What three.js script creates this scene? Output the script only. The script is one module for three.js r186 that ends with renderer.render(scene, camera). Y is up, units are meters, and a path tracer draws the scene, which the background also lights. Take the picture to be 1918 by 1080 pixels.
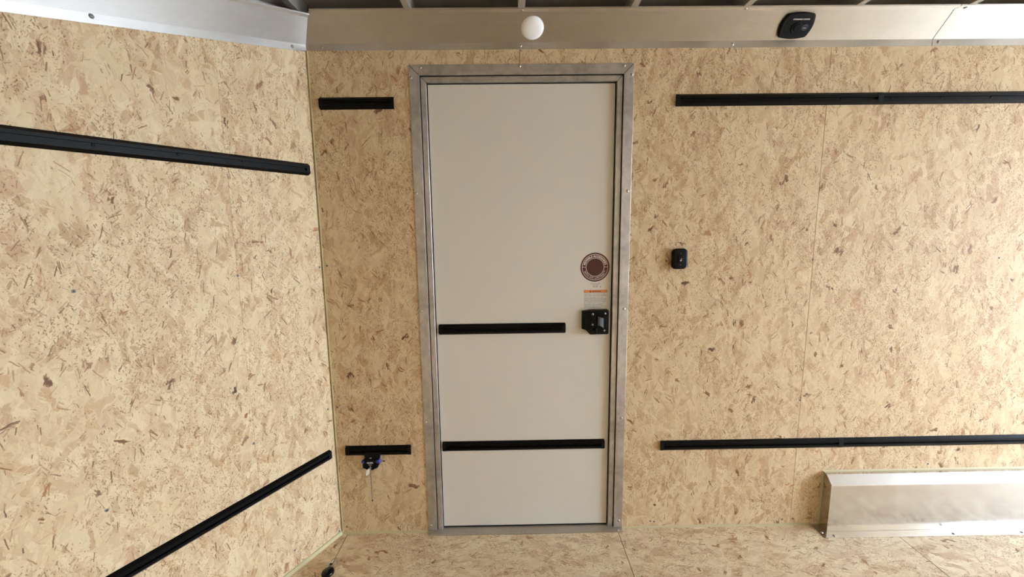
import * as THREE from 'three';
import { RoundedBoxGeometry } from 'three/addons/geometries/RoundedBoxGeometry.js';
import { mergeGeometries } from 'three/addons/utils/BufferGeometryUtils.js';
import { TextGeometry } from 'three/addons/geometries/TextGeometry.js';
import { FontLoader } from 'three/addons/loaders/FontLoader.js';

// ---------------------------------------------------------------- camera, sky, sun, exposure
const scene = new THREE.Scene();
const camera = new THREE.PerspectiveCamera(65.531, 1918 / 1080, 0.02, 200);
camera.position.set(-0.01508, 1.38534, 1.8512);
camera.quaternion.set(-0.074186, -0.005851, -0.006426, 0.997207);
scene.add(camera);
const renderer = new THREE.WebGLRenderer({ antialias: true });
renderer.toneMapping = THREE.LinearToneMapping;
renderer.toneMappingExposure = 2.52;
renderer.shadowMap.enabled = true;
// hazy daylight outside the open rear: milky at the horizon, pale blue overhead, the same all round
const hazyWhite = [0.90, 0.99, 1.07], paleBlue = [0.52, 0.82, 1.36], SKY_W = 64, SKY_H = 128, skyData = new Float32Array(SKY_W * SKY_H * 4);
for (let r = 0; r < SKY_H; r++) for (let c = 0; c < SKY_W; c++) {
  const up = Math.max(0, (r + 0.5) / SKY_H * 180 - 90) / 90, k = 1 - Math.pow(1 - up, 2.2);
  for (let i = 0; i < 4; i++) skyData[4 * (r * SKY_W + c) + i] = i < 3 ? hazyWhite[i] + (paleBlue[i] - hazyWhite[i]) * k : 1;
}
const skyTexture = new THREE.DataTexture(skyData, SKY_W, SKY_H, THREE.RGBAFormat, THREE.FloatType);
skyTexture.mapping = THREE.EquirectangularReflectionMapping; skyTexture.magFilter = skyTexture.minFilter = THREE.LinearFilter; skyTexture.needsUpdate = true;
scene.background = skyTexture;
scene.backgroundIntensity = 8;
const sun = new THREE.DirectionalLight(new THREE.Color().setRGB(1, 0.96, 0.90), 9.0);
sun.position.set(-1.0, 8.0, 6.0);
sun.target.position.set(0, 0, 0);
sun.castShadow = true;
sun.shadow.mapSize.set(2048, 2048);
Object.assign(sun.shadow.camera, { left: -12, right: 12, top: 12, bottom: -12, near: 0.5, far: 40 });
scene.add(sun, sun.target);

// ---------------------------------------------------------------- the room's measures (metres)
const CAM = { x: -0.01508, y: 1.38534, z: 1.8512 };
const CX = -0.777;                   // corner of the nose wall and the door wall
const W = 2.46;                      // inside width
const REAR = 4.75;                   // rear opening
const YF = 2.043, YB = 2.068, ZC = 0.076, YL = 2.144, ZL = 0.104;   // cove: flange foot, bend, depth, lip height, lip edge
const NA = 27 * Math.PI / 180;       // nose wall angle
const NT = (W / 2) / Math.cos(NA);   // length of a nose wall
const DROP = 0.206;                  // the nose roof falls by this per metre of nose wall
const ROOF = 2.2;

// ---------------------------------------------------------------- small tools
let seed = 1;
function srand(s) { seed = s >>> 0; }
function rnd() { seed = (seed + 0x6D2B79F5) >>> 0; let t = seed; t = Math.imul(t ^ (t >>> 15), t | 1); t ^= t + Math.imul(t ^ (t >>> 7), t | 61); return ((t ^ (t >>> 14)) >>> 0) / 4294967296; }
const rr = (a, b) => a + (b - a) * rnd();
const gauss = () => (rnd() + rnd() + rnd() + rnd() - 2) * 0.866 * 2 / 1.0 * 0.5;
const names = {};
function numbered(n) { const k = names[n] = (names[n] ?? -1) + 1; return k ? n + '_' + String(k).padStart(3, '0') : n; }
function mesh(name, geometry, material, parent) {
  const m = new THREE.Mesh(geometry, material); m.castShadow = m.receiveShadow = true;
  if (parent) { m.name = name; parent.add(m); } else { m.name = numbered(name); scene.add(m); }
  return m;
}
function thing(name, label, category, pos = [0, 0, 0], turn = 0, group) {
  const o = new THREE.Group(); o.name = numbered(name); scene.add(o);
  o.position.set(...pos); o.rotation.y = turn; o.userData = { label, category };
  if (group) o.userData.group = group;
  return o;
}
function structure(name, label, pos = [0, 0, 0], turn = 0, category = 'wall') {
  const o = new THREE.Group(); o.name = name; scene.add(o); o.position.set(...pos); o.rotation.y = turn;
  o.userData = { kind: 'structure', label, category }; return o;
}
const moved = (g, x, y, z) => g.translate(x, y, z);
function box(x0, x1, y0, y1, z0, z1, r = 0.0008) {
  const w = x1 - x0, h = y1 - y0, d = z1 - z0;
  const g = r > 0 ? new RoundedBoxGeometry(w, h, d, 2, Math.min(r, w / 3, h / 3, d / 3)) : new THREE.BoxGeometry(w, h, d);
  metricUV(g); return g.translate((x0 + x1) / 2, (y0 + y1) / 2, (z0 + z1) / 2);
}
function metricUV(g) {               // uv in metres from the main direction each face looks in
  const p = g.attributes.position, n = g.attributes.normal, uv = new Float32Array(p.count * 2);
  for (let i = 0; i < p.count; i++) {
    const ax = Math.abs(n.getX(i)), ay = Math.abs(n.getY(i)), az = Math.abs(n.getZ(i));
    if (az >= ax && az >= ay) { uv[2 * i] = p.getX(i); uv[2 * i + 1] = p.getY(i); }
    else if (ay >= ax) { uv[2 * i] = p.getX(i); uv[2 * i + 1] = p.getZ(i); }
    else { uv[2 * i] = p.getZ(i); uv[2 * i + 1] = p.getY(i); }
  }
  g.setAttribute('uv', new THREE.BufferAttribute(uv, 2)); return g;
}
// a closed profile [[y, z], ...] run along x from x0 to x1; e0/e1 shift the ends per point (mitres), slope tilts y along x
function run(profile, x0, x1, { e0 = () => 0, e1 = () => 0, slope = 0 } = {}) {
  let pts = profile.map((p) => new THREE.Vector2(p[1], p[0]));
  if (THREE.ShapeUtils.area(pts) < 0) pts = pts.reverse();
  const pos = [], uv = [], n = pts.length; let per = 0;
  const at = (p, end) => { const x = end ? x1 + e1(p.y, p.x) : x0 + e0(p.y, p.x); return [x, p.y + slope * x, p.x]; };
  for (let i = 0; i < n; i++) {
    const a = pts[i], b = pts[(i + 1) % n], l = a.distanceTo(b);
    const A0 = at(a, 0), A1 = at(a, 1), B0 = at(b, 0), B1 = at(b, 1);
    for (const [q, v] of [[A0, 0], [B1, l], [A1, 0], [A0, 0], [B0, l], [B1, l]]) { pos.push(...q); uv.push(q[0], per + v); }
    per += l;
  }
  for (const t of THREE.ShapeUtils.triangulateShape(pts, [])) {
    for (const i of t) { const q = at(pts[i], 0); pos.push(...q); uv.push(q[2], q[1]); }
    for (const i of [t[0], t[2], t[1]]) { const q = at(pts[i], 1); pos.push(...q); uv.push(q[2], q[1]); }
  }
  const g = new THREE.BufferGeometry();
  g.setAttribute('position', new THREE.Float32BufferAttribute(pos, 3)); g.setAttribute('uv', new THREE.Float32BufferAttribute(uv, 2));
  g.computeVertexNormals();
  // outward check: flip when the solid is inside out
  let vol = 0; const A = new THREE.Vector3(), B = new THREE.Vector3(), C = new THREE.Vector3();
  for (let i = 0; i < pos.length; i += 9) { A.fromArray(pos, i); B.fromArray(pos, i + 3); C.fromArray(pos, i + 6); vol += A.dot(B.cross(C)); }
  if (vol < 0) {
    for (const k of ['position', 'uv']) { const a = g.attributes[k], s = a.itemSize; for (let i = 0; i < a.count; i += 3) for (let j = 0; j < s; j++) { const u = a.array[(i + 1) * s + j]; a.array[(i + 1) * s + j] = a.array[(i + 2) * s + j]; a.array[(i + 2) * s + j] = u; } }
    g.computeVertexNormals();
  }
  return g;
}
function plate(points, depth, bevel = 0.0008, segs = 1, curve = 8) {   // outline in x,y pushed along +z
  const s = points instanceof THREE.Shape ? points : new THREE.Shape(points.map((p) => new THREE.Vector2(...p)));
  const g = new THREE.ExtrudeGeometry(s, { depth: depth - bevel * 2, bevelEnabled: bevel > 0, bevelSize: bevel, bevelThickness: bevel, bevelOffset: -bevel, bevelSegments: segs, curveSegments: curve });
  g.translate(0, 0, bevel); metricUV(g); return g;
}
function roundRect(x0, x1, y0, y1, r) {
  const s = new THREE.Shape(), [a, b, c, d] = Array.isArray(r) ? r : [r, r, r, r];   // bl, br, tr, tl
  s.moveTo(x0 + a, y0); s.lineTo(x1 - b, y0); if (b) s.absarc(x1 - b, y0 + b, b, -Math.PI / 2, 0); s.lineTo(x1, y1 - c); if (c) s.absarc(x1 - c, y1 - c, c, 0, Math.PI / 2);
  s.lineTo(x0 + d, y1); if (d) s.absarc(x0 + d, y1 - d, d, Math.PI / 2, Math.PI); s.lineTo(x0, y0 + a); if (a) s.absarc(x0 + a, y0 + a, a, Math.PI, Math.PI * 1.5);
  return s;
}
const flat = (g) => (g.index ? g.toNonIndexed() : g);
function merged(list) { return mergeGeometries(list.map((g) => { const q = flat(g); for (const k of Object.keys(q.attributes)) if (!['position', 'normal', 'uv'].includes(k)) q.deleteAttribute(k); return q; })); }
// a point measured on the door wall's plane, brought to depth z along the same line of sight
const bring = (x, y, z) => { const k = (CAM.z - z) / CAM.z; return [CAM.x + (x - CAM.x) * k, CAM.y + (y - CAM.y) * k]; };

// ---------------------------------------------------------------- textures
function lattice(n, s) { srand(s); const a = new Float32Array(n); for (let i = 0; i < n; i++) a[i] = rnd() * 2 - 1; return a; }
const LAT = lattice(65536, 77);
function noise1(x, k) { const i = Math.floor(x), f = x - i, u = f * f * (3 - 2 * f); const a = LAT[(i * 71 + k * 7919) & 65535], b = LAT[((i + 1) * 71 + k * 7919) & 65535]; return a + (b - a) * u; }
function noise2(x, y, k) {
  const i = Math.floor(x), j = Math.floor(y), fx = x - i, fy = y - j, u = fx * fx * (3 - 2 * fx), v = fy * fy * (3 - 2 * fy);
  const h = (a, b) => LAT[(Math.imul(a, 374761) + Math.imul(b, 668265) + k * 2741) & 65535];
  const a = h(i, j), b = h(i + 1, j), c = h(i, j + 1), d = h(i + 1, j + 1);
  return a + (b - a) * u + (c - a) * v + (a - b - c + d) * u * v;
}
function dataTexture(data, w, h, srgb = true) {
  const t = new THREE.DataTexture(data, w, h, THREE.RGBAFormat); t.magFilter = THREE.LinearFilter; t.minFilter = THREE.LinearMipmapLinearFilter; t.generateMipmaps = true;
  t.wrapS = t.wrapT = THREE.RepeatWrapping; if (srgb) t.colorSpace = THREE.SRGBColorSpace; t.needsUpdate = true; return t;
}
// pressed strand board: strands of pale wood laid over each other, fines and bark chips between them
function strandBoard(wm, hm, s, along) {
  const w = Math.round(wm * 1000), h = Math.round(hm * 1000), N = w * h, D = new Float32Array(N * 3), area = wm * hm, WX = new Float32Array(N), WY = new Float32Array(N);
  srand(s); const ox = rr(0, 900), oy = rr(0, 900);
  for (let y = 0; y < h; y++) for (let x = 0; x < w; x++) {
    const i = y * w + x, q = 3 * i, X = x + ox, Y = y + oy, n = 4 * noise2(X / 60, Y / 90, 1) + 4 * noise2(X / 9, Y / 14, 2) + 4 * noise2(X / 2.2, Y / 4, 3);
    D[q] = 219 + n; D[q + 1] = 200 + n; D[q + 2] = 167 + n;
    WX[i] = 7 * noise2(X / 27, Y / 27, 5) + 3.2 * noise2(X / 8, Y / 8, 6) + 1.3 * noise2(X / 2.7, Y / 2.7, 7);
    WY[i] = 7 * noise2(X / 27, Y / 27, 8) + 3.2 * noise2(X / 8, Y / 8, 9) + 1.3 * noise2(X / 2.7, Y / 2.7, 10);
  }
  const pale = [[227, 209, 176], [222, 203, 169], [230, 214, 183], [219, 199, 164], [225, 207, 174]];
  const mid = [[212, 190, 155], [208, 185, 152], [214, 192, 160], [210, 186, 154], [206, 183, 149]];
  const warm = [[197, 168, 134], [201, 170, 139], [191, 161, 126], [199, 166, 130], [187, 158, 122]];
  const dark = [[120, 82, 48], [104, 70, 40], [134, 92, 54], [90, 60, 36], [112, 78, 50]];
  const rust = [[152, 110, 76], [138, 100, 72], [160, 122, 84], [124, 88, 66]];
  let id = 0;
  function strand(cx, cy, L, B, a, col, alpha, grain, ragged, edge, warp = 1) {
    id++; const ca = Math.cos(a), sa = Math.sin(a), pad = 11 * warp + 2, R = L / 2 + ragged + pad, S = B * 0.7 + pad, bw = Math.abs(ca) * R + Math.abs(sa) * S, bh = Math.abs(sa) * R + Math.abs(ca) * S;
    const X0 = Math.max(0, Math.floor(cx - bw)), X1 = Math.min(w - 1, Math.ceil(cx + bw)), Y0 = Math.max(0, Math.floor(cy - bh)), Y1 = Math.min(h - 1, Math.ceil(cy + bh));
    const taper = rr(-0.5, 0.5);
    for (let y = Y0; y <= Y1; y++) for (let x = X0; x <= X1; x++) {
      const i = y * w + x, dx = x - cx, dy = y - cy, u0 = dx * ca + dy * sa, v0 = -dx * sa + dy * ca, u = u0 + WX[i] * warp * 1.6, v = v0 + WY[i] * warp * 0.8;
      const hw = B / 2 * (1 + taper * u / L) , hl = L / 2 + (ragged ? ragged * noise1(v / 2.6 + 50, id + 3) : 0);
      const e = Math.min(hw - Math.abs(v), hl - Math.abs(u)); if (e <= -0.5) continue;
      const c = alpha * Math.min(1, e + 0.5), g = grain ? grain * (noise2(u0 / 45, v0 / 1.7, id & 255) + 0.5 * noise2(u0 / 20, v0 / 0.8, (id + 9) & 255)) : 0, q = 3 * i;
      const k = edge && e < 1.2 && v > 0 ? edge * Math.max(0, 0.3 + noise1(u0 / 7, id)) : 0;
      D[q] += (col[0] + g - k - D[q]) * c; D[q + 1] += (col[1] + g - k * 1.15 - D[q + 1]) * c; D[q + 2] += (col[2] + g * 0.9 - k * 1.2 - D[q + 2]) * c;
    }
  }
  const pick = (l) => l[Math.floor(rnd() * l.length)], ang = (sp) => along + (rnd() + rnd() + rnd() - 1.5) * sp;
  for (let i = 0, n = 620 * area; i < n; i++) { const t = rnd(); strand(rr(0, w), rr(0, h), rr(60, 150), rr(18, 48), ang(1), t < 0.55 ? pick(pale) : pick(mid), rr(0.5, 0.9), rr(2, 4), rr(3, 14), rnd() < 0.75 ? rr(25, 75) : 0); }
  for (let i = 0, n = 250 * area; i < n; i++) strand(rr(0, w), rr(0, h), rr(35, 120), rr(8, 34), ang(1), pick(warm), rr(0.4, 0.9), rr(2, 5), rr(3, 12), rnd() < 0.6 ? rr(15, 50) : 0);
  for (let i = 0, n = 1300 * area; i < n; i++) { const t = rnd(); strand(rr(0, w), rr(0, h), rr(20, 80), rr(4, 18), ang(1.2), t < 0.6 ? pick(pale) : t < 0.92 ? pick(mid) : pick(warm), rr(0.35, 0.85), rr(2, 5), rr(2, 9), rnd() < 0.4 ? rr(20, 70) : 0); }
  for (let i = 0, n = 2400 * area; i < n; i++) { const t = rnd(); strand(rr(0, w), rr(0, h), rr(7, 34), rr(1, 4), ang(1.4), t < 0.65 ? pick(pale) : pick(mid), rr(0.4, 0.9), 3, rr(1, 4), 0, 0.5); }
  const many = (x, y) => 0.42 + 1.1 * noise2((x + ox) / 130, (y + oy) / 170, 21) + 0.9 * noise2((x + ox) / 34, (y + oy) / 46, 22);
  for (let i = 0, n = 25000 * area; i < n; i++) {                       // fines, gaps and slivers
    const x = rr(0, w), y = rr(0, h); if (rnd() > many(x, y)) continue;
    const t = rnd(), f = rnd(); strand(x, y, t < 0.72 ? rr(1.2, 5) : rr(4, 13), t < 0.72 ? rr(0.9, 2) : rr(0.7, 1.8), ang(1.3), f < 0.4 ? pick(dark) : f < 0.65 ? pick(rust) : pick(warm), rr(0.35, 0.95), 0, 0.8, 0, 0.25);
  }
  for (let i = 0, n = 380 * area; i < n; i++) { const x = rr(0, w), y = rr(0, h), a = ang(1.1); for (let k = 0, m = rnd() < 0.4 ? 3 : 1; k < m; k++) strand(x + rr(-5, 5), y + rr(-10, 10), rr(8, 36), rr(0.9, 2.8), a + rr(-0.2, 0.2), pick(rnd() < 0.5 ? dark : rust), rr(0.25, 0.95), 8, 2, 0, 0.22); }
  for (let i = 0, n = 34 * area; i < n; i++) {                          // bark and heartwood chips
    const x = rr(0, w), y = rr(0, h), a = ang(2), c = pick(rnd() < 0.35 ? dark : rust), L = rr(10, 34), B = rr(4, 12), shade = rr(0.9, 1.2); for (let k = 0; k < 4; k++) strand(x + rr(-7, 7), y + rr(-7, 7), L * rr(0.4, 1), B * rr(0.4, 1), a + rr(-0.3, 0.3), c.map((v) => v * shade), rr(0.5, 0.95), 14, 4, 0, 1);
  }
  const O = new Uint8Array(w * h * 4);
  for (let i = 0; i < w * h; i++) { for (let k = 0; k < 3; k++) O[4 * i + k] = Math.max(20, Math.min(250, D[3 * i + k])); O[4 * i + 3] = 255; }
  return dataTexture(O, w, h);
}
// rolled metal: fine lines along u with faint mottling
function brushed(s, lines, mottle, mid) {
  const w = 512, h = 512, O = new Uint8Array(w * h * 4);
  for (let y = 0; y < h; y++) for (let x = 0; x < w; x++) {
    const m = mottle * (noise2(x / 60, y / 45, s) * 0.6 + noise2(x / 21, y / 17, s + 1) * 0.5 + noise2(x / 7, y / 6, s + 2) * 0.25);
    const v = Math.max(0, Math.min(255, mid + m + lines * (noise2(x / 160, y * 0.93, s + 4) + 0.6 * noise2(x / 50, y * 1.7, s + 5))));
    O.set([v, v, v, 255], 4 * (y * w + x));
  }
  return O;
}
function tile(data, srgb, perMetre) { const t = dataTexture(data, 512, 512, srgb); t.repeat.set(perMetre, perMetre); t.wrapS = t.wrapT = THREE.MirroredRepeatWrapping; return t; }

// ---------------------------------------------------------------- materials
const std = (o) => new THREE.MeshStandardMaterial(o), phys = (o) => new THREE.MeshPhysicalMaterial(o);
const boardTex = {};
function board(key, wm, hm, s, along, tone = [0.90, 0.865, 0.80]) {
  const t = strandBoard(wm, hm, s, along); boardTex[key] = { t, wm, hm };
  return std({ map: t, color: new THREE.Color().setRGB(...tone), roughness: 0.62, bumpMap: t, bumpScale: 0.0005 });
}
const V = Math.PI / 2;
const mBoardA = board('A', 0.824, 2.048, 11, V), mBoardB = board('B', 1.22, 2.048, 23, V), mBoardC = board('C', 1.22, 2.048, 37, V);
const mBoardN = board('N', 0.355, 2.048, 41, V), mBoardM = board('M', 1.03, 2.048, 53, V), mFloorA = board('F', 1.22, 1.23, 61, 0, [1.0, 0.985, 0.95]), mFloorB = board('G', 1.22, 1.23, 71, 0, [1.0, 0.985, 0.95]);
const metalCol = brushed(3, 3, 4, 234), metalRough = brushed(9, 7, 6, 215), sheetCol = brushed(27, 2, 5, 232), millCol = brushed(15, 5, 22, 222), millRough = brushed(19, 10, 26, 200);
const alu = (o) => phys({ color: new THREE.Color().setRGB(0.81, 0.785, 0.75), metalness: 1, map: tile(metalCol, true, 2.1), roughnessMap: tile(metalRough, false, 2.1), anisotropyRotation: Math.PI / 2, ...o });
const mCove = alu({ roughness: 0.62, anisotropy: 0.95 });
const mFlange = alu({ roughness: 0.38, anisotropy: 0.3 });
const mSill = alu({ roughness: 0.6, anisotropy: 0.9 });
const mCasing = alu({ roughness: 0.6, anisotropy: 0.3, map: tile(millCol, true, 2.6), roughnessMap: tile(millRough, false, 2.6), color: new THREE.Color().setRGB(0.72, 0.705, 0.69) });
const mBoxSheet = alu({ roughness: 0.22, anisotropy: 0.35, map: tile(sheetCol, true, 1.1), color: new THREE.Color().setRGB(0.83, 0.82, 0.81) });
const mSlope = alu({ roughness: 0.62, anisotropy: 0.95, color: new THREE.Color().setRGB(0.86, 0.86, 0.855) });
const mBow = std({ color: 0xb8b3aa, roughness: 0.5, metalness: 0.6 });
const mRoof = std({ color: 0xc4beb4, roughness: 0.65, metalness: 0.3 });
const mSkin = std({ color: 0xd9d9d6, roughness: 0.5 });
const slabBump = (() => { const w = 512, O = new Uint8Array(w * w * 4); for (let y = 0; y < w; y++) for (let x = 0; x < w; x++) { const v = 128 + 60 * noise2(x / 3, y / 3, 5) + 40 * noise2(x / 1.3, y / 1.3, 6); O.set([v, v, v, 255], 4 * (y * w + x)); } return tile(O, false, 4); })();
const mSlab = std({ color: 0xd6d1c8, roughness: 0.55, bumpMap: slabBump, bumpScale: 0.00015 });
const mRail = phys({ color: 0x070605, roughness: 0.42, specularIntensity: 0.24 });
const mRailCap = phys({ color: 0x090909, roughness: 0.6, specularIntensity: 0.35 });
const mBlack = phys({ color: 0x090909, roughness: 0.45, specularIntensity: 0.35 });
const mBlackMatt = phys({ color: 0x080808, roughness: 0.65, specularIntensity: 0.35 });
const mBlackGrey = std({ color: 0x2a2a2d, roughness: 0.5 });
const mGasket = std({ color: 0x0a0a0a, roughness: 0.9 });
const mScrew = std({ color: 0xb9b7b4, roughness: 0.28, metalness: 1 });
const mScrewDark = std({ color: 0x86837e, roughness: 0.55, metalness: 0.6 });
const mSealant = std({ color: 0xbcb189, roughness: 0.55 });
const mWhite = std({ color: 0xf8f9fc, roughness: 0.5 });
const mPrint = std({ color: 0xe6e6e4, roughness: 0.6 });
const mSteel = std({ color: 0x9a968f, roughness: 0.32, metalness: 1 });
const mUnder = std({ color: 0x4c3826, roughness: 0.9 });
const mGround = std({ color: 0xaeaaa2, roughness: 0.95 });

// board geometry: outline in x,y (local), thickness behind z = 0, uv fitted to its own texture
function boardPiece(outline, key, x0, y0) {
  const g = plate(outline, 0.012, 0.0004), { wm, hm } = boardTex[key], p = g.attributes.position, uv = g.attributes.uv;
  for (let i = 0; i < p.count; i++) uv.setXY(i, (p.getX(i) - x0) / wm, (p.getY(i) - y0) / hm);
  return g.translate(0, 0, -0.012);
}
const rect = (x0, x1, y0, y1) => [[x0, y0], [x1, y0], [x1, y1], [x0, y1]];
// pan-head screw: dome with a cross recess, head towards +z
function screwGeometry(r, h) {
  const pts = []; for (let i = 0; i <= 6; i++) { const a = i / 6 * Math.PI / 2; pts.push(new THREE.Vector2(Math.max(1e-5, r * Math.cos(a)), h * Math.sin(a))); }
  pts.unshift(new THREE.Vector2(r * 1.0, -0.0005));
  const dome = new THREE.LatheGeometry(pts, 16).rotateX(Math.PI / 2);
  return dome;
}
const screwBig = screwGeometry(0.0062, 0.0034), screwSmall = screwGeometry(0.0048, 0.0016);
const recessG = merged([new THREE.BoxGeometry(0.0046, 0.0012, 0.0004), new THREE.BoxGeometry(0.0012, 0.0046, 0.0004)]);
function screw(parent, x, y, z, { face = 'z', mat = mScrew, geo = screwBig } = {}) {
  const s = mesh('screw', geo, mat, parent); s.position.set(x, y, z);
  if (face === 'y') s.rotation.x = -Math.PI / 2; if (face === '-y') s.rotation.x = Math.PI / 2; if (face === 'cove') s.rotation.x = Math.PI / 4;
  if (geo === screwSmall) mesh('recess', recessG, mGasket, s).position.z = 0.0015;
  return s;
}

// ---------------------------------------------------------------- structure: outside ground, floor, walls, roof
const ground = mesh('ground', metricUV(new THREE.BoxGeometry(60, 0.1, 60)), mGround); ground.position.set(10, -0.55, 0);
ground.userData = { kind: 'structure', label: 'pale concrete yard outside the open rear of the trailer' };

const floor = structure('floor', 'strand board floor of the trailer, laid in four foot panels', [0, 0, 0], 0, 'floor');
{
  const xs = [-1.42, -0.7505, 0.469, 1.688, 2.907, REAR];
  for (let i = 0; i < xs.length - 1; i++) for (const [z0, z1] of [[-0.012, 1.2285], [1.2305, W]]) {
    const x0 = xs[i] + 0.0013, x1 = xs[i + 1] - 0.0013, key = (i + (z0 > 1 ? 1 : 0)) % 2 ? 'F' : 'G';
    let out = rect(x0, x1, -z1, -z0);
    if (i === 0) out = z0 < 1 ? [[CX - 0.025, -z0], [x1, -z0], [x1, -z1], [CX - 0.655, -z1]].reverse() : [[CX - 0.655, -z0], [x1, -z0], [x1, -z1], [CX - 0.025, -z1]].reverse();
    const g = plate(out, 0.018, 0.0004), p = g.attributes.position, uv = g.attributes.uv, { wm, hm } = boardTex[key];
    for (let k = 0; k < p.count; k++) uv.setXY(k, (p.getX(k) - x0) / wm, (p.getY(k) + z0) / hm);
    g.rotateX(-Math.PI / 2).translate(0, -0.018, 0);
    mesh('floor_panel', g, key === 'F' ? mFloorA : mFloorB, floor);
  }
  for (const x of xs.slice(1, -1)) mesh('joint_filler', box(x - 0.0013, x + 0.0013, -0.017, -0.0006, 0.0, W, 0), mUnder, floor);
  mesh('underfloor', box(-1.5, REAR, -0.08, -0.0185, -0.075, W + 0.075, 0), mUnder, floor);
}

const ZD = -0.018;                   // face of the door slab
const DX0 = -0.3852, DX1 = 0.4923, DY1 = 1.9893;      // outer edges of the door casing
const wallBack = structure('wall_back', 'strand board side wall of the trailer with the grey door', [0, 0, 0]);
{
  const hx0 = DX0 + 0.03, hx1 = DX1 - 0.03, hy = DY1 - 0.03, top = 2.058;
  mesh('strand_board', boardPiece([[CX, 0.001], [hx0, 0.001], [hx0, hy], [0.0448, hy], [0.0448, top], [CX, top]], 'A', CX, 0), mBoardA, wallBack);
  mesh('strand_board', boardPiece([[0.0472, hy], [hx1, hy], [hx1, 0.001], [1.2622, 0.001], [1.2622, top], [0.0472, top]], 'B', 0.046, 0), mBoardB, wallBack);
  mesh('strand_board', boardPiece(rect(1.2635, 2.4825, 0.001, top), 'C', 1.2635, 0), mBoardC, wallBack);
  mesh('strand_board', boardPiece(rect(2.4845, REAR, 0.001, top), 'B', 2.6, 0), mBoardB, wallBack);
  mesh('outer_skin', box(CX - 0.02, REAR, -0.08, ROOF + 0.02, -0.08, -0.062, 0), mSkin, wallBack);
  for (const [x, y] of [[0.648, 1.216], [0.6213, 0.0313], [0.6385, 0.0282], [1.2256, 0.0265], [1.2747, 0.0284], [1.2628, 1.2125], [1.2612, 0.5969], [1.8649, 0.2865], [-0.757, 1.2135], [-0.7531, 0.0312], [2.05, 1.21], [-0.758, 0.6]])
    screw(wallBack, x, y, 0, { mat: mScrewDark, geo: screwSmall });
}
// left nose wall: local x runs from the middle of the nose (negative) to the corner (0), z faces the room
const NROT = Math.PI / 2 - NA;
const wallLeft = structure('wall_left', 'strand board wall of the slanted trailer nose', [CX, 0, 0], NROT);
const noseTop = (x) => 2.056 + DROP * x;              // x is negative
{
  mesh('strand_board', boardPiece([[-0.353, 0.001], [0, 0.001], [0, noseTop(0)], [-0.353, noseTop(-0.353)]], 'N', -0.354, 0), mBoardN, wallLeft);
  mesh('strand_board', boardPiece([[-NT, 0.001], [-0.3535, 0.001], [-0.3535, noseTop(-0.3535)], [-NT, noseTop(-NT)]], 'M', -NT, 0), mBoardM, wallLeft);
  const g = plate([[-NT - 0.05, -0.08], [0.05, -0.08], [0.05, ROOF], [-NT - 0.05, ROOF + DROP * -NT]], 0.018, 0); g.translate(0, 0, -0.032);
  mesh('outer_skin', g, mSkin, wallLeft);
  for (const [t, y] of [[0.782, 1.221], [0.354, 1.213], [0.014, 1.209], [0.015, 0.021], [0.785, 0.607], [0.359, 0.603], [0.238, 0.087], [0.026, 0.601], [0.785, 0.03]])
    screw(wallLeft, -t, y, 0, { mat: mScrewDark, geo: screwSmall });
}
const wallNose = structure('wall_nose', 'second slanted strand board wall of the trailer nose', [CX, 0, W], Math.PI - NROT);
{
  mesh('strand_board', boardPiece([[0, 0.001], [NT, 0.001], [NT, noseTop(-NT)], [0, noseTop(0)]], 'M', 0, 0), mBoardM, wallNose);
  mesh('outer_skin', plate([[-0.05, -0.08], [NT + 0.05, -0.08], [NT + 0.05, ROOF + DROP * -NT], [-0.05, ROOF]], 0.018, 0).translate(0, 0, -0.032), mSkin, wallNose);
}
const wallFront = structure('wall_front', 'strand board side wall opposite the door', [0, 0, W], Math.PI);
{
  for (const [x0, x1, k, m] of [[-REAR, -2.486, 'C', mBoardC], [-2.484, -1.267, 'B', mBoardB], [-1.265, -0.047, 'C', mBoardC], [-0.045, -CX, 'A', mBoardA]])
    mesh('strand_board', boardPiece(rect(x0, x1, 0.001, 2.15), k, x0, 0), m, wallFront);
  mesh('outer_skin', box(-REAR, -CX + 0.02, -0.08, ROOF + 0.02, -0.08, -0.02, 0), mSkin, wallFront);
}
const rearFrame = structure('wall_right', 'rear end of the trailer, framed opening for the lowered ramp', [REAR, 0, 0]);
mesh('header', box(0, 0.06, 2.06, ROOF + 0.02, -0.08, W + 0.08, 0.002), mBow, rearFrame);
mesh('post', box(0, 0.06, -0.08, 2.06, -0.08, 0.03, 0.002), mBow, rearFrame);
mesh('post', box(0, 0.06, -0.08, 2.06, W - 0.03, W + 0.08, 0.002), mBow, rearFrame);
const ramp = structure('ramp_door', 'lowered rear ramp door leading to the yard', [REAR + 0.07, -0.03, 0], 0, 'ramp');
{ const g = box(0, 2.0, -0.04, 0, 0.05, W - 0.05, 0.002); g.rotateZ(-0.22); mesh('ramp_panel', g, mBow, ramp); }

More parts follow.
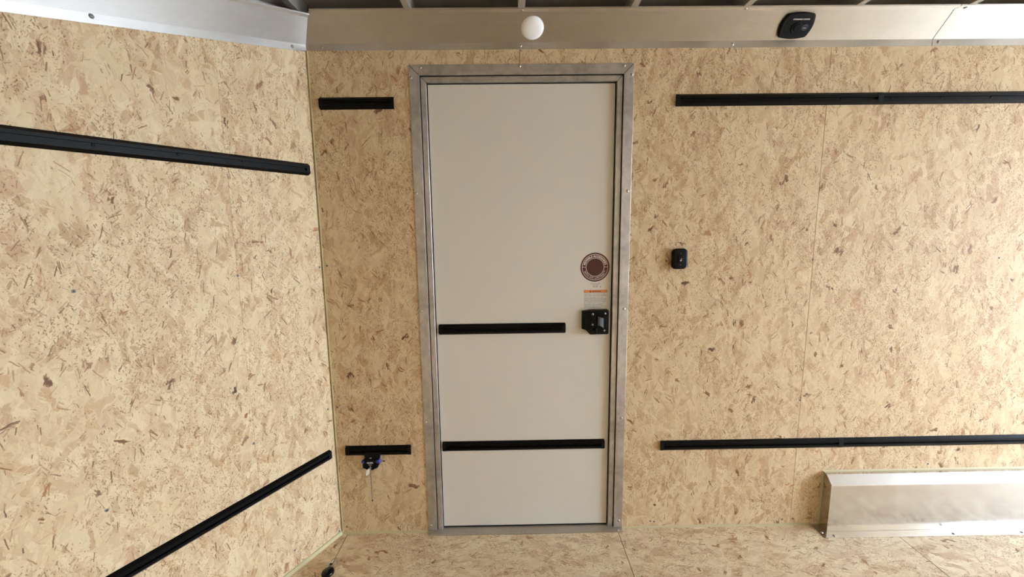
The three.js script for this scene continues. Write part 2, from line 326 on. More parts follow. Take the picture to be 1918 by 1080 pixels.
const ceiling = structure('ceiling', 'bare trailer roof with dark sheet between metal roof bows', [0, 0, 0], 0, 'ceiling');
mesh('roof_sheet', box(CX, REAR + 0.06, ROOF, ROOF + 0.012, -0.08, W + 0.08, 0), mRoof, ceiling);
{ // the roof over the nose slopes down to the front
  const k = DROP / Math.sin(NA), g = box(-0.75, 0, 0, 0.012, -0.08, W + 0.08, 0); const p = g.attributes.position;
  for (let i = 0; i < p.count; i++) p.setY(i, p.getY(i) + p.getX(i) * k); g.computeVertexNormals(); g.translate(CX, ROOF, 0);
  mesh('nose_roof_sheet', g, mRoof, ceiling);
  const bow = box(-0.0127, 0.0127, YL + 0.002, ROOF - 0.001, 0.02, W - 0.02, 0.002);
  for (const x of [-0.766, -0.3611, 0.0497, 0.4579, 0.8682, 1.2796, 1.6925, 2.1, 2.51, 2.92, 3.33, 3.72]) { const b = mesh('roof_bow', bow, mBow, ceiling); b.position.x = x; }
  const nb = mesh('roof_bow', box(-0.0127, 0.0127, 0, 0.05, 0.3, W - 0.3, 0.002), mBow, ceiling); nb.position.set(CX - 0.26, ROOF - 0.052 - 0.27 * k, 0);
}

// ---------------------------------------------------------------- trim: coves and sealant
const S2 = 0.0016 * Math.SQRT1_2;
const flangeProfile = [[YF, 0.0002], [YF, 0.002], [YB - 0.0002, 0.002], [YB + 0.0002, 0.0002]];
const coveProfile = [[YB, 0.0002], [YB, 0.002], [YL - 0.0005, ZC + 0.0015], [YL - 0.0005, ZL], [YL + 0.0045, ZL], [YL + 0.0045, ZL - 0.0015], [YL + 0.0015, ZL - 0.0015], [YL + 0.0015, ZC], [YB + 0.002, 0.0002]];
const kM = 0.613;
const cove1 = structure('trim_1', 'brushed metal cove along the top of the door wall, left length', [0, 0, 0], 0, 'trim');
mesh('cove_sheet', run(coveProfile, CX, 1.6545, { e0: (y, z) => kM * z }), mCove, cove1);
mesh('wall_flange', run(flangeProfile, CX, 1.6545, { e0: (y, z) => kM * z }), mFlange, cove1);
for (const x of [-0.7156, 0.0483, 0.8722]) screw(cove1, x, 2.0555, 0.002);
for (const x of [0.0532, 0.8711]) screw(cove1, x, YL - 0.0005, 0.09, { face: '-y' });
const cove2 = structure('trim_2', 'brushed metal cove along the top of the door wall, right length', [0, 0, 0], 0, 'trim');
mesh('cove_sheet', run(coveProfile, 1.6572, REAR), mCove, cove2);
mesh('wall_flange', run(flangeProfile, 1.6572, REAR), mFlange, cove2);
screw(cove2, 1.6797, 2.058, 0.002, { mat: mScrewDark }); screw(cove2, 1.6841, YL - 0.0005, 0.09, { face: '-y', mat: mScrewDark }); screw(cove2, 2.5, 2.058, 0.002);
const cove3 = structure('trim_3', 'brushed metal cove falling along the top of the nose wall', [CX, 0, 0], NROT, 'trim');
{
  const shift = coveProfile.map(([y, z]) => [y - 0.003, z]), foot = flangeProfile.map(([y, z]) => [y - 0.003, z]);
  mesh('wall_flange', run(foot, -NT, 0, { e1: (y, z) => -kM * z, slope: DROP }), mCove, cove3);
  mesh('cove_sheet', run(shift, -NT, 0, { e1: (y, z) => -kM * z, slope: DROP }), mCove, cove3);
  for (const [t, y] of [[0.664, 1.921], [0.062, 2.04], [1.25, 1.8]]) screw(cove3, -t, y, 0.002, { mat: mScrewDark });
}
const bead = [[0.0, 0.0], [0.007, 0.0], [0.004, 0.004], [0.0, 0.007]];
const seal1 = mesh('trim_4', run(bead, CX + 0.006, DX0, {}), mSealant); seal1.userData = { kind: 'structure', label: 'yellowish sealant bead along the foot of the wall left of the door' };
const seal2 = mesh('trim_5', run(bead, DX1, 1.357, {}), mSealant); seal2.userData = { kind: 'structure', label: 'yellowish sealant bead along the foot of the wall right of the door' };
const seal3 = mesh('trim_6', run([[0, 0], [0.016, 0], [0.014, 0.005], [0, 0.008]], -NT, -0.004), mSealant); seal3.position.set(CX, 0, 0); seal3.rotation.y = NROT; seal3.userData = { kind: 'structure', label: 'yellowish sealant bead along the foot of the slanted nose wall' };
{
  const g = run([[0, 0], [0.006, 0.002], [0.004, 0.005], [0.0, 0.0055]], 0.004, 2.043).rotateZ(Math.PI / 2);   // upright in the corner
  const s = mesh('trim_7', g, mSealant); s.position.set(CX + 0.0065, 0, 0); s.userData = { kind: 'structure', label: 'yellowish sealant bead up the corner between nose and door wall' };
}

// ---------------------------------------------------------------- door
const door = structure('door_1', 'plain light grey trailer door in a stepped metal casing', [0, 0, 0], 0, 'door');
{
  const ZS = ZD;                                   // face of the slab
  // outer casing: flat flange with its inner edge turned back, mitred at the top corners
  const fl = 0.0386, th = 0.0026;
  const flange = [[0, 0.0003], [0, th], [-0.0006, th + 0.0004], [-fl + 0.0008, th + 0.0004], [-fl, th], [-fl, -0.016], [-fl + 0.002, -0.016], [-fl + 0.002, 0.0003]];
  mesh('casing', run(flange, DX0, DX1, { e0: (y) => -y + 0.0013, e1: (y) => y - 0.0013 }).translate(0, DY1, 0), mCasing, door);
  const left = run(flange, 0.006, DY1, { e1: (y) => y - 0.0013 }).rotateZ(Math.PI / 2).translate(DX0, 0, 0); mesh('casing', left, mCasing, door);
  const right = run(flange, -DY1, -0.006, { e0: (y) => -y + 0.0013 }).rotateZ(-Math.PI / 2).translate(DX1, 0, 0); mesh('casing', right, mCasing, door);
  // inner frame, set back behind the casing
  const iw = 0.0205, ix0 = DX0 + fl + 0.0042, ix1 = DX1 - fl - 0.0042, iy = DY1 - fl - 0.0042, zi = -0.004;
  const inner = [[0.006, -0.05], [0.006, zi - 0.012], [0.0, zi - 0.012], [0.0, zi], [-iw + 0.0008, zi], [-iw, zi - 0.0008], [-iw, -0.05]];
  mesh('frame', run(inner, ix0, ix1, { e0: (y) => -y + 0.0013, e1: (y) => y - 0.0013 }).translate(0, iy, 0), mCasing, door);
  mesh('frame', run(inner, 0.0045, iy, { e1: (y) => y - 0.0013 }).rotateZ(Math.PI / 2).translate(ix0, 0, 0), mCasing, door);
  mesh('frame', run(inner, -iy, -0.0045, { e0: (y) => -y + 0.0013 }).rotateZ(-Math.PI / 2).translate(ix1, 0, 0), mCasing, door);
  const sx0 = ix0 + iw + 0.0036, sx1 = ix1 - iw - 0.0045, sy1 = iy - iw - 0.0045;
  mesh('door_slab', box(sx0, sx1, 0.0125, sy1, -0.045, ZS, 0.001), mSlab, door);
  const o0 = DX0 + fl - 0.002, o1 = DX1 - fl + 0.002, oy = DY1 - fl + 0.002, gz = -0.0075, g2 = ZS - 0.004;   // black rubber in the gaps between casing, frame and slab
  mesh('gasket', merged([box(ix0 - 0.0028, ix0 + 0.004, 0.004, oy, -0.03, gz, 0), box(ix1 - 0.004, o1, 0.004, oy, -0.03, gz, 0), box(o0 + 0.004, o1 - 0.004, iy - 0.004, oy, -0.03, gz, 0)]), mGasket, door);
  mesh('gasket', merged([box(ix0 + iw - 0.004, sx0 + 0.003, 0.005, iy, -0.055, g2, 0), box(sx1 - 0.003, ix1 - iw + 0.004, 0.005, iy, -0.055, g2, 0), box(sx0, sx1, sy1 - 0.003, iy - iw + 0.004, -0.055, g2, 0), box(sx0, sx1, 0.0046, 0.0135, -0.035, ZS - 0.0012, 0), box(sx0 - 0.003, sx1 + 0.006, 0.0, sy1 + 0.006, -0.06, -0.046, 0)]), mGasket, door);
  for (const [cx, sg] of [[DX0, 1], [DX1, -1]]) { const m = box(0.003, fl * Math.SQRT2 - 0.002, -0.0016, 0.0016, 0.0001, th - 0.0006, 0); m.rotateZ(sg > 0 ? -Math.PI / 4 : -Math.PI * 0.75).translate(cx, DY1, 0); mesh('mitre_gap', m, mGasket, door); }
  // threshold plate on the floor
  const sill = mesh('threshold', merged([box(DX0 + 0.003, DX1 - 0.003, 0.0003, 0.004, -0.013, 0.031, 0.0008), box(DX0 + fl, DX1 - fl, 0.0003, 0.0045, -0.05, -0.013, 0)]), mSill, door);
  for (const [x, z] of [[-0.3706, 0.0205], [0.0372, 0.0199], [0.4669, 0.0216]]) screw(sill, x, 0.004, z, { face: 'y' });
  const zf = th + 0.0004;
  for (const [x, y] of [[-0.3412, 1.9792], [-0.3791, 1.9429], [0.0445, 1.9816], [0.4529, 1.9813], [0.4831, 1.9467], [-0.3763, 1.5017], [-0.3772, 1.0183], [-0.3785, 0.5247], [-0.3765, 0.0312], [0.478, 1.5017], [0.476, 1.0152], [0.476, 0.5293], [0.4763, 0.037]])
    screw(door, x, y, zf, { geo: screwBig });
}

// ---------------------------------------------------------------- slotted black rails
const RH = 0.0226, RD = 0.0118;
const railProfile = [[-RH, 0], [-RH, 0.0022], [-0.0138, RD], [-0.0048, RD], [-0.0048, 0.0035], [0.0048, 0.0035], [0.0048, RD], [0.0138, RD], [RH, 0.0022], [RH, 0]];
const capProfile = [[-RH, 0], [-RH, 0.003], [-0.0185, 0.0068], [-0.0142, RD + 0.0005], [0.0142, RD + 0.0005], [0.0185, 0.0068], [RH, 0.003], [RH, 0]];
const capTaper = (y, z) => (Math.abs(y) > 0.02 ? 0.0036 : Math.abs(y) > 0.017 ? 0.001 : 0) + z * 0.15;
const capG = run(capProfile, 0, 0.0165, { e0: capTaper }), capR = run(capProfile, -0.0165, 0, { e1: (y, z) => -capTaper(y, z) });
const railScrew = screwGeometry(0.0044, 0.0018);
function rail(label, pos, turn, x0, x1, { joints = [], capStart = true, capEnd = true, group, step = 0.2 } = {}) {
  const t = thing('slotted_rail', label, 'rail', pos, turn, group);
  const cuts = [x0, ...joints, x1];
  for (let i = 0; i < cuts.length - 1; i++) mesh('rail_length', run(railProfile, cuts[i] + (i ? 0.004 : capStart ? 0.014 : 0), cuts[i + 1] - (i < cuts.length - 2 ? 0.004 : capEnd ? 0.014 : 0)), mRail, t);
  if (capStart) mesh('end_cap', capG, mRailCap, t).position.x = x0;
  if (capEnd) mesh('end_cap', capR, mRailCap, t).position.x = x1;
  for (const j of joints) mesh('joint_cover', run(capProfile.map(([y, z]) => [y * 1.012, z + (z > 0 ? 0.0006 : 0)]), j - 0.0105, j + 0.0105), mRailCap, t);
  for (let x = x0 + 0.06; x < x1 - 0.03; x += step) { const s = mesh('screw', railScrew, mBlack, t); s.position.set(x, 0, 0.0035); }
  return t;
}
rail('long black slotted rail on the slanted nose wall, upper of its two', [CX, 1.5955, 0], NROT, -1.36, -0.031);
rail('long black slotted rail on the slanted nose wall, lower of its two', [CX, 0.3985, 0], NROT, -1.36, -0.031);
rail('short black slotted rail high between the wall corner and the door', [0, 1.8493, 0], 0, -0.741, -0.446);
rail('short black slotted rail low beside the door, with a hex key hanging from it', [0, 0.3983, 0], 0, -0.7345, -0.4442);
{
  let [a, y] = bring(-0.3087, 0.936, ZD + 0.006), [b] = bring(0.2317, 0.936, ZD + 0.006);
  rail('black slotted rail across the door at latch height, the shorter one', [0, y, ZD], 0, a, b);
  [a, y] = bring(-0.3112, 0.4075, ZD + 0.006); [b] = bring(0.4073, 0.4075, ZD + 0.006);
  rail('black slotted rail across the lower part of the door, the longer one', [0, y, ZD], 0, a, b);
}
rail('long black slotted rail high on the wall right of the door', [0, 1.8496, 0], 0, 0.6577, 3.6, { joints: [1.4685] });
rail('long black slotted rail low on the wall right of the door, above the wheel box', [0, 0.3972, 0], 0, 0.6497, 3.6, { joints: [1.4531] });

// ---------------------------------------------------------------- wheel box
{
  const x0 = 1.3952, x1 = 3.1, zf = 0.055, t = thing('wheel_box', 'brushed metal wheel box with a slanted top on the floor along the wall', 'wheel box', [0, 0, 0]);
  mesh('front_panel', run([[0.003, zf - 0.002], [0.003, zf], [0.2218, zf], [0.2228, zf - 0.0006], [0.2228, zf - 0.0022]], x0 + 0.001, x1), mBoxSheet, t);
  mesh('slanted_top', run([[0.2229, zf - 0.0005], [0.2562, 0.0205], [0.2554, 0.0195], [0.222, zf - 0.0019]], x0 + 0.001, x1), mSlope, t);
  mesh('top_strip', run([[0.2546, 0.0003], [0.2546, 0.0195], [0.2562, 0.0203], [0.2575, 0.0003]], x0 + 0.0005, x1), mBoxSheet, t);
  const end = new THREE.Shape([[0.0, 0.0], [zf, 0.0], [zf, 0.2225], [0.02, 0.2562], [0.0, 0.2562]].map((p) => new THREE.Vector2(...p)));
  const eg = new THREE.ExtrudeGeometry(end, { depth: 0.002, bevelEnabled: false }); eg.rotateY(-Math.PI / 2).translate(x0 + 0.001, 0.002, 0); metricUV(eg);
  mesh('end_panel', eg, mBoxSheet, t);
  const fl = plate([[1.3565, -0.0945], [x1, -0.0945], [x1, -zf + 0.001], [x0 + 0.001, -zf + 0.001], [x0 + 0.001, -0.001], [1.3565, -0.001]], 0.0022, 0.0005); fl.rotateX(-Math.PI / 2).translate(0, 0.0003, 0); metricUV(fl);
  mesh('floor_flange', fl, mBoxSheet, t);
  for (const [x, z] of [[1.367, 0.06], [1.4073, 0.081], [1.9361, 0.0835], [2.24, 0.0835]]) screw(t, x, 0.0025, z, { face: 'y', mat: x < 1.38 ? mScrew : mScrewDark });
  mesh('sealant_bead', merged([run([[0.2572, 0.0], [0.2572, 0.004], [0.262, 0.003], [0.2655, 0.0]], x0 - 0.006, x1), run([[0, 0], [0, 0.0045], [0.005, 0.0045], [0.008, 0]], 0.002, 0.262).rotateZ(Math.PI / 2).translate(x0 - 0.0005, 0, 0)]), mSealant, t);
}

// ---------------------------------------------------------------- fittings on the cove
// frame on the cove's face: local x along the trailer, local y up the slope, local z out of it
function onCove(o, x, v, off = 0) { o.position.set(x, YB + v * Math.SQRT1_2 - off * Math.SQRT1_2, 0.002 + v * Math.SQRT1_2 + off * Math.SQRT1_2); o.rotation.x = Math.PI / 4; }
{
  const t = thing('dome_light', 'round white dome light, switched off, on the metal cove above the door', 'light'); onCove(t, 0.0938, 0.0515);
  const pts = [[0.0001, 0.0135], [0.012, 0.0132], [0.024, 0.012], [0.034, 0.0088], [0.0395, 0.0045], [0.0415, 0.0]].map((p) => new THREE.Vector2(...p)).reverse();
  mesh('lens', new THREE.LatheGeometry(pts, 48).rotateX(Math.PI / 2), mWhite, t);
  mesh('base_ring', new THREE.TorusGeometry(0.0415, 0.0014, 8, 48), mWhite, t);
}
const bold = await new FontLoader().loadAsync('fonts/droid/droid_sans_bold.typeface.json');
function lettering(text, width, depth = 0.0003, lean = 0) {
  const g = new TextGeometry(text, { font: bold, size: 1, depth: 0.1, curveSegments: 3, bevelEnabled: false }); g.computeBoundingBox();
  const b = g.boundingBox, k = width / (b.max.x - b.min.x), p = g.attributes.position, cx = (b.min.x + b.max.x) / 2, cy = (b.min.y + b.max.y) / 2;
  for (let i = 0; i < p.count; i++) { const y = (p.getY(i) - cy) * k; p.setXYZ(i, (p.getX(i) - cx) * k + lean * y, y, p.getZ(i) * 10 * depth); }
  g.computeVertexNormals(); return g;
}
{
  const t = thing('charging_panel', 'black charging panel with a power socket on the metal cove, right of the dome light', 'charger'); onCove(t, 1.0905, 0.0555);
  const barrel = (hw, hh, b, r) => { const s = new THREE.Shape(); const ox = hw - b, oy = hh - b * 0.5;
    s.moveTo(-ox + r, -oy); s.quadraticCurveTo(0, -hh - b * 0.5, ox - r, -oy); s.quadraticCurveTo(ox, -oy, ox + r * 0.25, -oy + r); s.quadraticCurveTo(hw + b * 0.6, 0, ox + r * 0.25, oy - r); s.quadraticCurveTo(ox, oy, ox - r, oy);
    s.quadraticCurveTo(0, hh + b * 0.5, -ox + r, oy); s.quadraticCurveTo(-ox, oy, -ox - r * 0.25, oy - r); s.quadraticCurveTo(-hw - b * 0.6, 0, -ox - r * 0.25, -oy + r); s.quadraticCurveTo(-ox, -oy, -ox + r, -oy); return s; };
  const ring = barrel(0.062, 0.0475, 0.009, 0.012); 
  mesh('bezel', plate(ring, 0.013, 0.006, 5, 20), mBlack, t);
  const inset = mesh('face', plate(barrel(0.048, 0.036, 0.007, 0.01), 0.0045, 0.0012, 2, 16), mBlackMatt, t); inset.position.z = 0.0092;
  const l = mesh('lettering', lettering('CHARGING CENTER', 0.062, 0.0003, 0.25), mPrint, t); l.position.set(0.004, 0.0255, 0.0137);
  const s = mesh('power_socket', merged([new THREE.CylinderGeometry(0.019, 0.0205, 0.006, 32).rotateX(Math.PI / 2), new THREE.TorusGeometry(0.0175, 0.002, 8, 32).translate(0, 0, 0.003)]), mBlack, t); s.position.set(-0.002, -0.004, 0.0122);
  const cap = mesh('socket_cap', merged([new THREE.CylinderGeometry(0.0132, 0.014, 0.008, 28).rotateX(Math.PI / 2), new RoundedBoxGeometry(0.007, 0.012, 0.005, 2, 0.001).translate(0.001, -0.0155, -0.001), new RoundedBoxGeometry(0.009, 0.016, 0.004, 2, 0.001).translate(0, 0.016, -0.001)]), mBlackMatt, t); cap.position.set(0.001, -0.004, 0.0146);
  const u = mesh('usb_port', merged([new THREE.CylinderGeometry(0.0115, 0.0125, 0.005, 28).rotateX(Math.PI / 2)]), mBlackGrey, t); u.position.set(0.0305, -0.003, 0.0122);
  const ul = mesh('contact', new RoundedBoxGeometry(0.011, 0.0012, 0.0008, 1, 0.0003), mPrint, u); ul.position.set(-0.001, -0.0015, 0.0026);
  const us = mesh('opening', new RoundedBoxGeometry(0.013, 0.0042, 0.0008, 1, 0.0003), mGasket, u); us.position.set(0, 0.0015, 0.0024);
}

// ---------------------------------------------------------------- wall switch
{
  const [x, y] = bring(0.7025, 1.2235, 0.008), t = thing('wall_switch', 'small black rounded rocker switch pod on the wall right of the door', 'switch', [x - 0.001, y, 0]);
  mesh('housing', plate(roundRect(-0.0325, 0.0325, -0.0425, 0.0425, 0.018), 0.022, 0.0105, 6, 10), mBlack, t);
  mesh('cover_plate', plate(roundRect(-0.015, 0.0165, -0.029, 0.029, 0.004), 0.002, 0.0006, 2), mBlackMatt, t).position.z = 0.0212;
  const r = mesh('rocker', plate(roundRect(-0.0095, 0.0105, -0.0145, 0.0145, 0.002), 0.0042, 0.0014, 2), mBlack, t); r.position.z = 0.0226; r.rotation.x = 0.07;
  for (const [dx, dy, w, h] of [[0.0005, -0.0055, 0.0058, 0.0042], [0.002, 0.001, 0.004, 0.0026]]) mesh('marking', box(dx - w / 2, dx + w / 2, dy - h / 2, dy + h / 2, 0.0040, 0.0046, 0.0001), mPrint, r);
  for (const dy of [-0.0235, 0.0225]) { const s = mesh('screw', screwGeometry(0.003, 0.0012), mBlackGrey, t); s.position.set(0.001, dy, 0.0232); }
}

// ---------------------------------------------------------------- door latch
{
  const [X0, Y0] = bring(0.356, 0.961, ZD + 0.016), t = thing('door_latch', 'black plastic door latch with lever and locking knob at the edge of the door', 'latch', [X0, Y0, ZD]);
  // base tapering out on the left, plate standing proud on the right
  const cols = [[-0.0555, -0.031, 0.0455, 0.001], [-0.0555, -0.031, 0.0455, 0.008], [-0.0535, -0.032, 0.0465, 0.0105], [-0.0465, -0.0335, 0.0475, 0.014], [-0.040, -0.0365, 0.0485, 0.0165], [-0.034, -0.0415, 0.0495, 0.019], [-0.0275, -0.0485, 0.0505, 0.0215], [-0.0225, -0.0535, 0.0515, 0.0235], [-0.0215, -0.0535, 0.0518, 0.0235], [0.0, -0.053, 0.052, 0.0235]];
  const pos = []; const quad = (a, b, c, d) => pos.push(...a, ...b, ...c, ...a, ...c, ...d);
  for (let i = 0; i < cols.length - 1; i++) {
    const [xa, ba, ta, za] = cols[i], [xb, bb, tb, zb] = cols[i + 1];
    quad([xa, ba, za], [xb, bb, zb], [xb, tb, zb], [xa, ta, za]);                       // face
    quad([xa, ta, 0], [xa, ta, za], [xb, tb, zb], [xb, tb, 0]); quad([xa, ba, za], [xa, ba, 0], [xb, bb, 0], [xb, bb, zb]);
  }
  { const [xa, ba, ta, za] = cols[0]; quad([xa, ba, 0], [xa, ba, za], [xa, ta, za], [xa, ta, 0]); }
  const loft = new THREE.BufferGeometry(); loft.setAttribute('position', new THREE.Float32BufferAttribute(pos, 3)); loft.computeVertexNormals(); metricUV(loft);
  const pl = plate(roundRect(-0.021, 0.0555, -0.053, 0.052, [0.001, 0.0065, 0.0065, 0.001]), 0.0245, 0.0012, 3);
  mesh('housing', merged([loft, pl]), mBlack, t);
  for (const [x, y] of [[-0.0125, 0.0345], [0.0395, 0.0362], [-0.013, -0.0105], [0.037, -0.0365]]) { const s = mesh('screw', screwGeometry(0.0042, 0.0022), mScrew, t); s.position.set(x, y, 0.0245); mesh('recess', recessG, mGasket, s).position.z = 0.0021; }
  // paddle lever, hinged on the right and swung out at its left end
  const lever = run([[-0.026, 0], [-0.026, 0.003], [0.021, 0.003], [0.021, 0]], 0, 0.001); 
  const lp = []; const lq = (a, b, c, d) => lp.push(...a, ...b, ...c, ...a, ...c, ...d);
  const L = [[0.035, 0.0165, -0.0275, 0.0265], [0.0255, 0.0195, -0.0185, 0.032], [0.016, 0.0235, -0.0135, 0.0355], [0.0075, 0.0245, -0.0115, 0.0365]];
  for (let i = 0; i < L.length - 1; i++) { const [xa, ta, ba, za] = L[i], [xb, tb, bb, zb] = L[i + 1], d = 0.003;
    lq([xb, bb, zb], [xa, ba, za], [xa, ta, za], [xb, tb, zb]); lq([xa, ba, za - d], [xb, bb, zb - d], [xb, tb, zb - d], [xa, ta, za - d]);
    lq([xa, ta, za], [xa, ta, za - d], [xb, tb, zb - d], [xb, tb, zb]); lq([xa, ba, za - d], [xa, ba, za], [xb, bb, zb], [xb, bb, zb - d]); }
  { const [xb, tb, bb, zb] = L[3], d = 0.003; lq([xb, bb, zb - d], [xb, bb, zb], [xb, tb, zb], [xb, tb, zb - d]); }
  const lg = new THREE.BufferGeometry(); lg.setAttribute('position', new THREE.Float32BufferAttribute(lp, 3)); lg.computeVertexNormals(); metricUV(lg);
  mesh('lever', lg, mBlackGrey, t);
  mesh('lever_hinge', merged([new RoundedBoxGeometry(0.004, 0.05, 0.006, 2, 0.0015).translate(0.0425, -0.004, 0.026), new THREE.CylinderGeometry(0.0028, 0.0028, 0.052, 16).translate(0.0362, -0.004, 0.026)]), mBlack, t);
  const knob = mesh('knob', merged([new THREE.CylinderGeometry(0.008, 0.0095, 0.012, 28).rotateX(Math.PI / 2).translate(0, 0, 0.006), new RoundedBoxGeometry(0.007, 0.021, 0.008, 3, 0.003).translate(0, 0, 0.013)]), mBlackMatt, t); knob.position.set(-0.001, -0.034, 0.0245); knob.rotation.z = 0.35;
  const dot = mesh('marking', new THREE.CylinderGeometry(0.0014, 0.0014, 0.0005, 12).rotateX(Math.PI / 2), std({ color: 0x9a4a40, roughness: 0.6 }), t); dot.position.set(0.0035, -0.0455, 0.0248);
}

// ---------------------------------------------------------------- printed stickers on the door
{
  const [x, y] = bring(0.3513, 1.193, ZD), R = 0.0612, c = document.createElement('canvas'); c.width = c.height = 1024; const g = c.getContext('2d');
  g.fillStyle = '#4a2322'; g.fillRect(0, 0, 1024, 1024); g.strokeStyle = '#e8dcd6'; g.fillStyle = '#f0e6e0'; g.translate(512, 512); g.lineWidth = 15;
  for (const r of [452, 318]) { g.beginPath(); g.arc(0, 0, r, 0, Math.PI * 2); g.stroke(); }
  g.beginPath(); g.moveTo(-452, -6); g.lineTo(-318, -6); g.moveTo(318, -6); g.lineTo(452, -6); g.stroke();
  const arc = (text, r, a0, a1, font, inward) => { g.font = font; g.textAlign = 'center'; g.textBaseline = 'middle'; const ws = [...text].map((ch) => g.measureText(ch).width), tot = ws.reduce((a, b) => a + b, 0); let s = 0;
    [...text].forEach((ch, i) => { const a = a0 + (a1 - a0) * ((s + ws[i] / 2) / tot); s += ws[i]; g.save(); g.rotate(a); g.translate(0, inward ? r : -r); g.fillText(ch, 0, 0); g.restore(); }); };
  arc('MOVABLE ACCESSORIES', 386, -1.36, 1.36, 'bold 100px sans-serif', false);
  arc('WITH ATC LIFETRAC™', 386, 1.22, -1.22, '92px sans-serif', true);
  const tex = new THREE.CanvasTexture(c); tex.colorSpace = THREE.SRGBColorSpace; tex.anisotropy = 8;
  const d = new THREE.CylinderGeometry(R, R, 0.0004, 64).rotateX(Math.PI / 2), uv = d.attributes.uv, p = d.attributes.position;
  for (let i = 0; i < p.count; i++) uv.setXY(i, 0.5 + p.getX(i) / (2 * R), 0.5 + p.getY(i) / (2 * R));
  const m = mesh('round_sticker', d, std({ map: tex, roughness: 0.45 })); m.position.set(x, y, ZD + 0.0003);
  m.userData = { label: 'round maroon sticker with white ring lettering on the door above the latch', category: 'sticker' };
}
function label(name, lab, x0, x1, y0, y1, W0, H0, draw) {
  const [a, b] = bring(x0, y0, ZD), [e, f] = bring(x1, y1, ZD), c = document.createElement('canvas'); c.width = W0; c.height = H0; const g = c.getContext('2d');
  g.fillStyle = '#d6d1c8'; g.fillRect(0, 0, W0, H0); draw(g);
  const tex = new THREE.CanvasTexture(c); tex.colorSpace = THREE.SRGBColorSpace; tex.anisotropy = 8;
  const geo = new THREE.BoxGeometry(e - a, f - b, 0.0003), uv = geo.attributes.uv, p = geo.attributes.position; for (let i = 0; i < p.count; i++) uv.setXY(i, 0.5 + p.getX(i) / (e - a), 0.5 + p.getY(i) / (f - b));
  const m = mesh(name, geo, std({ map: tex, roughness: 0.5 })); m.position.set((a + e) / 2, (b + f) / 2, ZD + 0.0002); m.userData = { label: lab, category: 'label' };
}
function smallPrint(g, x, y, w, h, s) {                 // print too small to read: word-long rows of strokes
  srand(s); let u = x; g.fillStyle = '#3a342f';
  while (u < x + w) { const len = rr(2, 8); for (let k = 0; k < len && u < x + w; k++) { const t = rnd(), cw = h * rr(0.4, 0.62); g.fillRect(u, y + h * (t < 0.5 ? 0.3 : 0.05), cw * 0.24, h * (t < 0.5 ? 0.7 : 0.95)); g.fillRect(u, y + h * (t < 0.3 ? 0.3 : t < 0.7 ? 0.85 : 0.55), cw * 0.8, h * 0.17); if (t > 0.4) g.fillRect(u + cw * 0.6, y + h * 0.3, cw * 0.22, h * 0.7); u += cw; } u += h * 0.42; }
}
label('rating_label', 'tiny clear label with a weight limit between round sticker and warning label', 0.3285, 0.3805, 1.1075, 1.1265, 416, 152, (g) => {
  g.fillStyle = '#37312c'; g.textBaseline = 'middle'; g.textAlign = 'center'; g.font = 'bold 31px sans-serif'; g.fillText('MAX LOAD PER TRACK', 205, 24, 390); g.fillText('SLOT OR TRACK', 205, 66, 270);
  g.font = 'bold 52px sans-serif'; g.fillText('50 LBS', 200, 122, 190); g.beginPath(); g.moveTo(352, 142); g.lineTo(374, 102); g.lineTo(396, 142); g.fill();
});
label('warning_label', 'rectangular warning label with an orange heading just above the door latch', 0.3055, 0.4045, 1.0195, 1.0985, 990, 790, (g) => {
  g.fillStyle = '#6b4a35'; g.fillRect(8, 14, 974, 112); g.fillStyle = '#e58a4a'; g.fillRect(20, 22, 950, 96); g.fillStyle = '#4a1a10'; g.textBaseline = 'middle'; g.textAlign = 'center'; g.font = 'bold 84px sans-serif'; g.fillText('WARNING', 540, 74, 480);
  g.beginPath(); g.moveTo(232, 106); g.lineTo(278, 34); g.lineTo(324, 106); g.fill();
  const rows = [[150, 860], [198, 950], [246, 940], [318, 790], [366, 920], [412, 930], [460, 950], [508, 900], [582, 830], [630, 790], [678, 900], [728, 740]];
  rows.forEach(([y, w], i) => smallPrint(g, 16, y, w, 32, 300 + i)); smallPrint(g, 890, 734, 80, 26, 333);
});

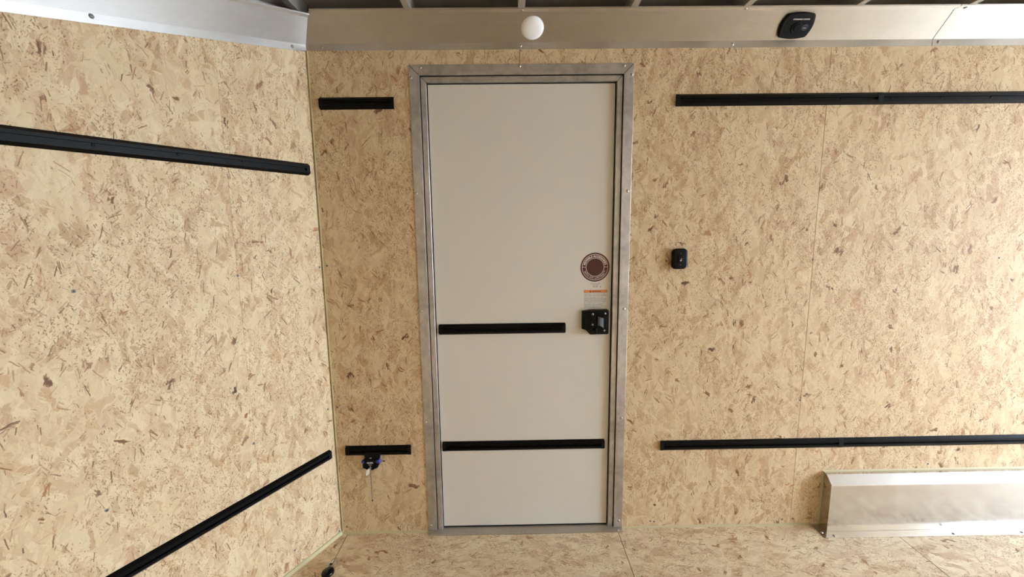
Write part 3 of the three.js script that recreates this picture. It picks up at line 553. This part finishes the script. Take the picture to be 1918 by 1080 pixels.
// ---------------------------------------------------------------- T-handle hex key and its holder on the low rail
{
  const yb = 0.3757, h = thing('tool_holder', 'black plastic clip on the low left rail that holds the hex key', 'holder', [-0.6145, yb, 0.0118]);
  mesh('clip', merged([plate([[-0.034, -0.009], [0.0325, -0.008], [0.034, 0.0], [0.037, 0.021], [-0.034, 0.021]], 0.007, 0.0015, 2), box(-0.03, 0.03, 0.0, 0.004, -0.01, 0.004, 0.001)]), mBlackMatt, h);
  mesh('lettering', lettering('MAX', 0.009), mPrint, h).position.set(-0.0065, -0.0045, 0.0071);
  const k = thing('hex_key', 'hex key with a black and blue T-handle hanging under the low left rail', 'hex key', [-0.6237, 0.17, 0.0105]);
  // local y up from the tip of the long shaft
  const P = (px, py) => [(px - 590) / 30 * 0.00236 , 0.1998 - (py - 210) / 30 * 0.00236];
  const outline = [P(240, 240), P(150, 540), P(150, 770), P(380, 880), P(640, 930), P(980, 760), P(1085, 560), P(1050, 240)].reverse();
  mesh('handle', plate(outline, 0.017, 0.004, 4).translate(0, 0, -0.006), mBlackMatt, k);
  const mBlue = std({ color: 0x173a9a, roughness: 0.4 }), grip = (px, py, r, w) => { const q = P(px, py); const g = new THREE.SphereGeometry(1, 24, 16).scale(w, r, 0.0105); return mesh('grip', g, mBlue, k).position.set(q[0], q[1], 0.0032); };
  grip(190, 420, 0.0088, 0.0082); grip(1005, 400, 0.0105, 0.0122);
  const cyl = (r, len, seg = 6) => new THREE.CylinderGeometry(r, r, len, seg);
  const sh = mesh('shaft', cyl(0.0021, 0.158).translate(0, 0.087, 0.013), mSteel, k); mesh('tip', cyl(0.0024, 0.0065).translate(0, 0.0033, 0.013), mGasket, sh); mesh('collar', new THREE.CylinderGeometry(0.0034, 0.003, 0.018, 16).translate(0, 0.1535, 0.0115), mSteel, sh);
  const s0 = P(1100, 415), s1 = P(1390, 415), ss = mesh('short_arm', cyl(0.0017, s1[0] - s0[0]).rotateZ(Math.PI / 2).translate((s0[0] + s1[0]) / 2, s0[1], 0.003), mSteel, k);
  mesh('tip', cyl(0.0021, 0.0098).rotateZ(Math.PI / 2).translate(s1[0] - 0.0049, s0[1], 0.003), mGasket, ss);
  const l1 = mesh('lettering', lettering('KLEIN', 0.0255), mPrint, k), q1 = P(580, 455); l1.position.set(q1[0], q1[1], 0.0111);
  const l2 = mesh('lettering', lettering('TOOLS', 0.0135), mPrint, k), q2 = P(580, 580); l2.position.set(q2[0], q2[1], 0.0111);
  const tag = [P(545, 735), P(565, 900), P(520, 1085), P(330, 1210), P(318, 1150), P(385, 870)].reverse();
  const tg = mesh('paper_tag', plate(tag, 0.0006, 0), mWhite, k); tg.position.z = 0.0135;
}

// ---------------------------------------------------------------- black fob with a split ring on the floor
{
  const t = thing('key_fob', 'small black round fob with a metal ring lying on the floor by the nose wall', 'fob', [-0.7475, 0, 0.2385], 0.0);
  const pts = [[0.0001, 0], [0.02, 0], [0.0235, 0.003], [0.024, 0.008], [0.021, 0.013], [0.013, 0.0165], [0.0001, 0.0175]].map((p) => new THREE.Vector2(...p));
  mesh('body', new THREE.LatheGeometry(pts, 36).scale(0.98, 1.12, 1.1).rotateY(-0.4), phys({ color: 0x060606, roughness: 0.22, specularIntensity: 0.6 }), t);
  mesh('clevis', merged([new RoundedBoxGeometry(0.004, 0.006, 0.013, 2, 0.001).translate(-0.006, 0.015, -0.022), new RoundedBoxGeometry(0.004, 0.006, 0.013, 2, 0.001).translate(0.006, 0.015, -0.022), new THREE.CylinderGeometry(0.0022, 0.0022, 0.016, 14).rotateZ(Math.PI / 2).translate(0, 0.015, -0.0265)]), mSteel, t);
  mesh('strap', new RoundedBoxGeometry(0.009, 0.005, 0.0075, 2, 0.001).translate(0.001, 0.017, -0.0315), mGasket, t);
  const ring = mesh('ring', new THREE.TorusGeometry(0.0195, 0.0015, 10, 48), mSteel, t); ring.position.set(0.0045, 0.0145, -0.0415);
  ring.quaternion.setFromUnitVectors(new THREE.Vector3(0, 0, 1), new THREE.Vector3(-0.512, 0.831, 0.22).normalize());
}

renderer.render(scene, camera);
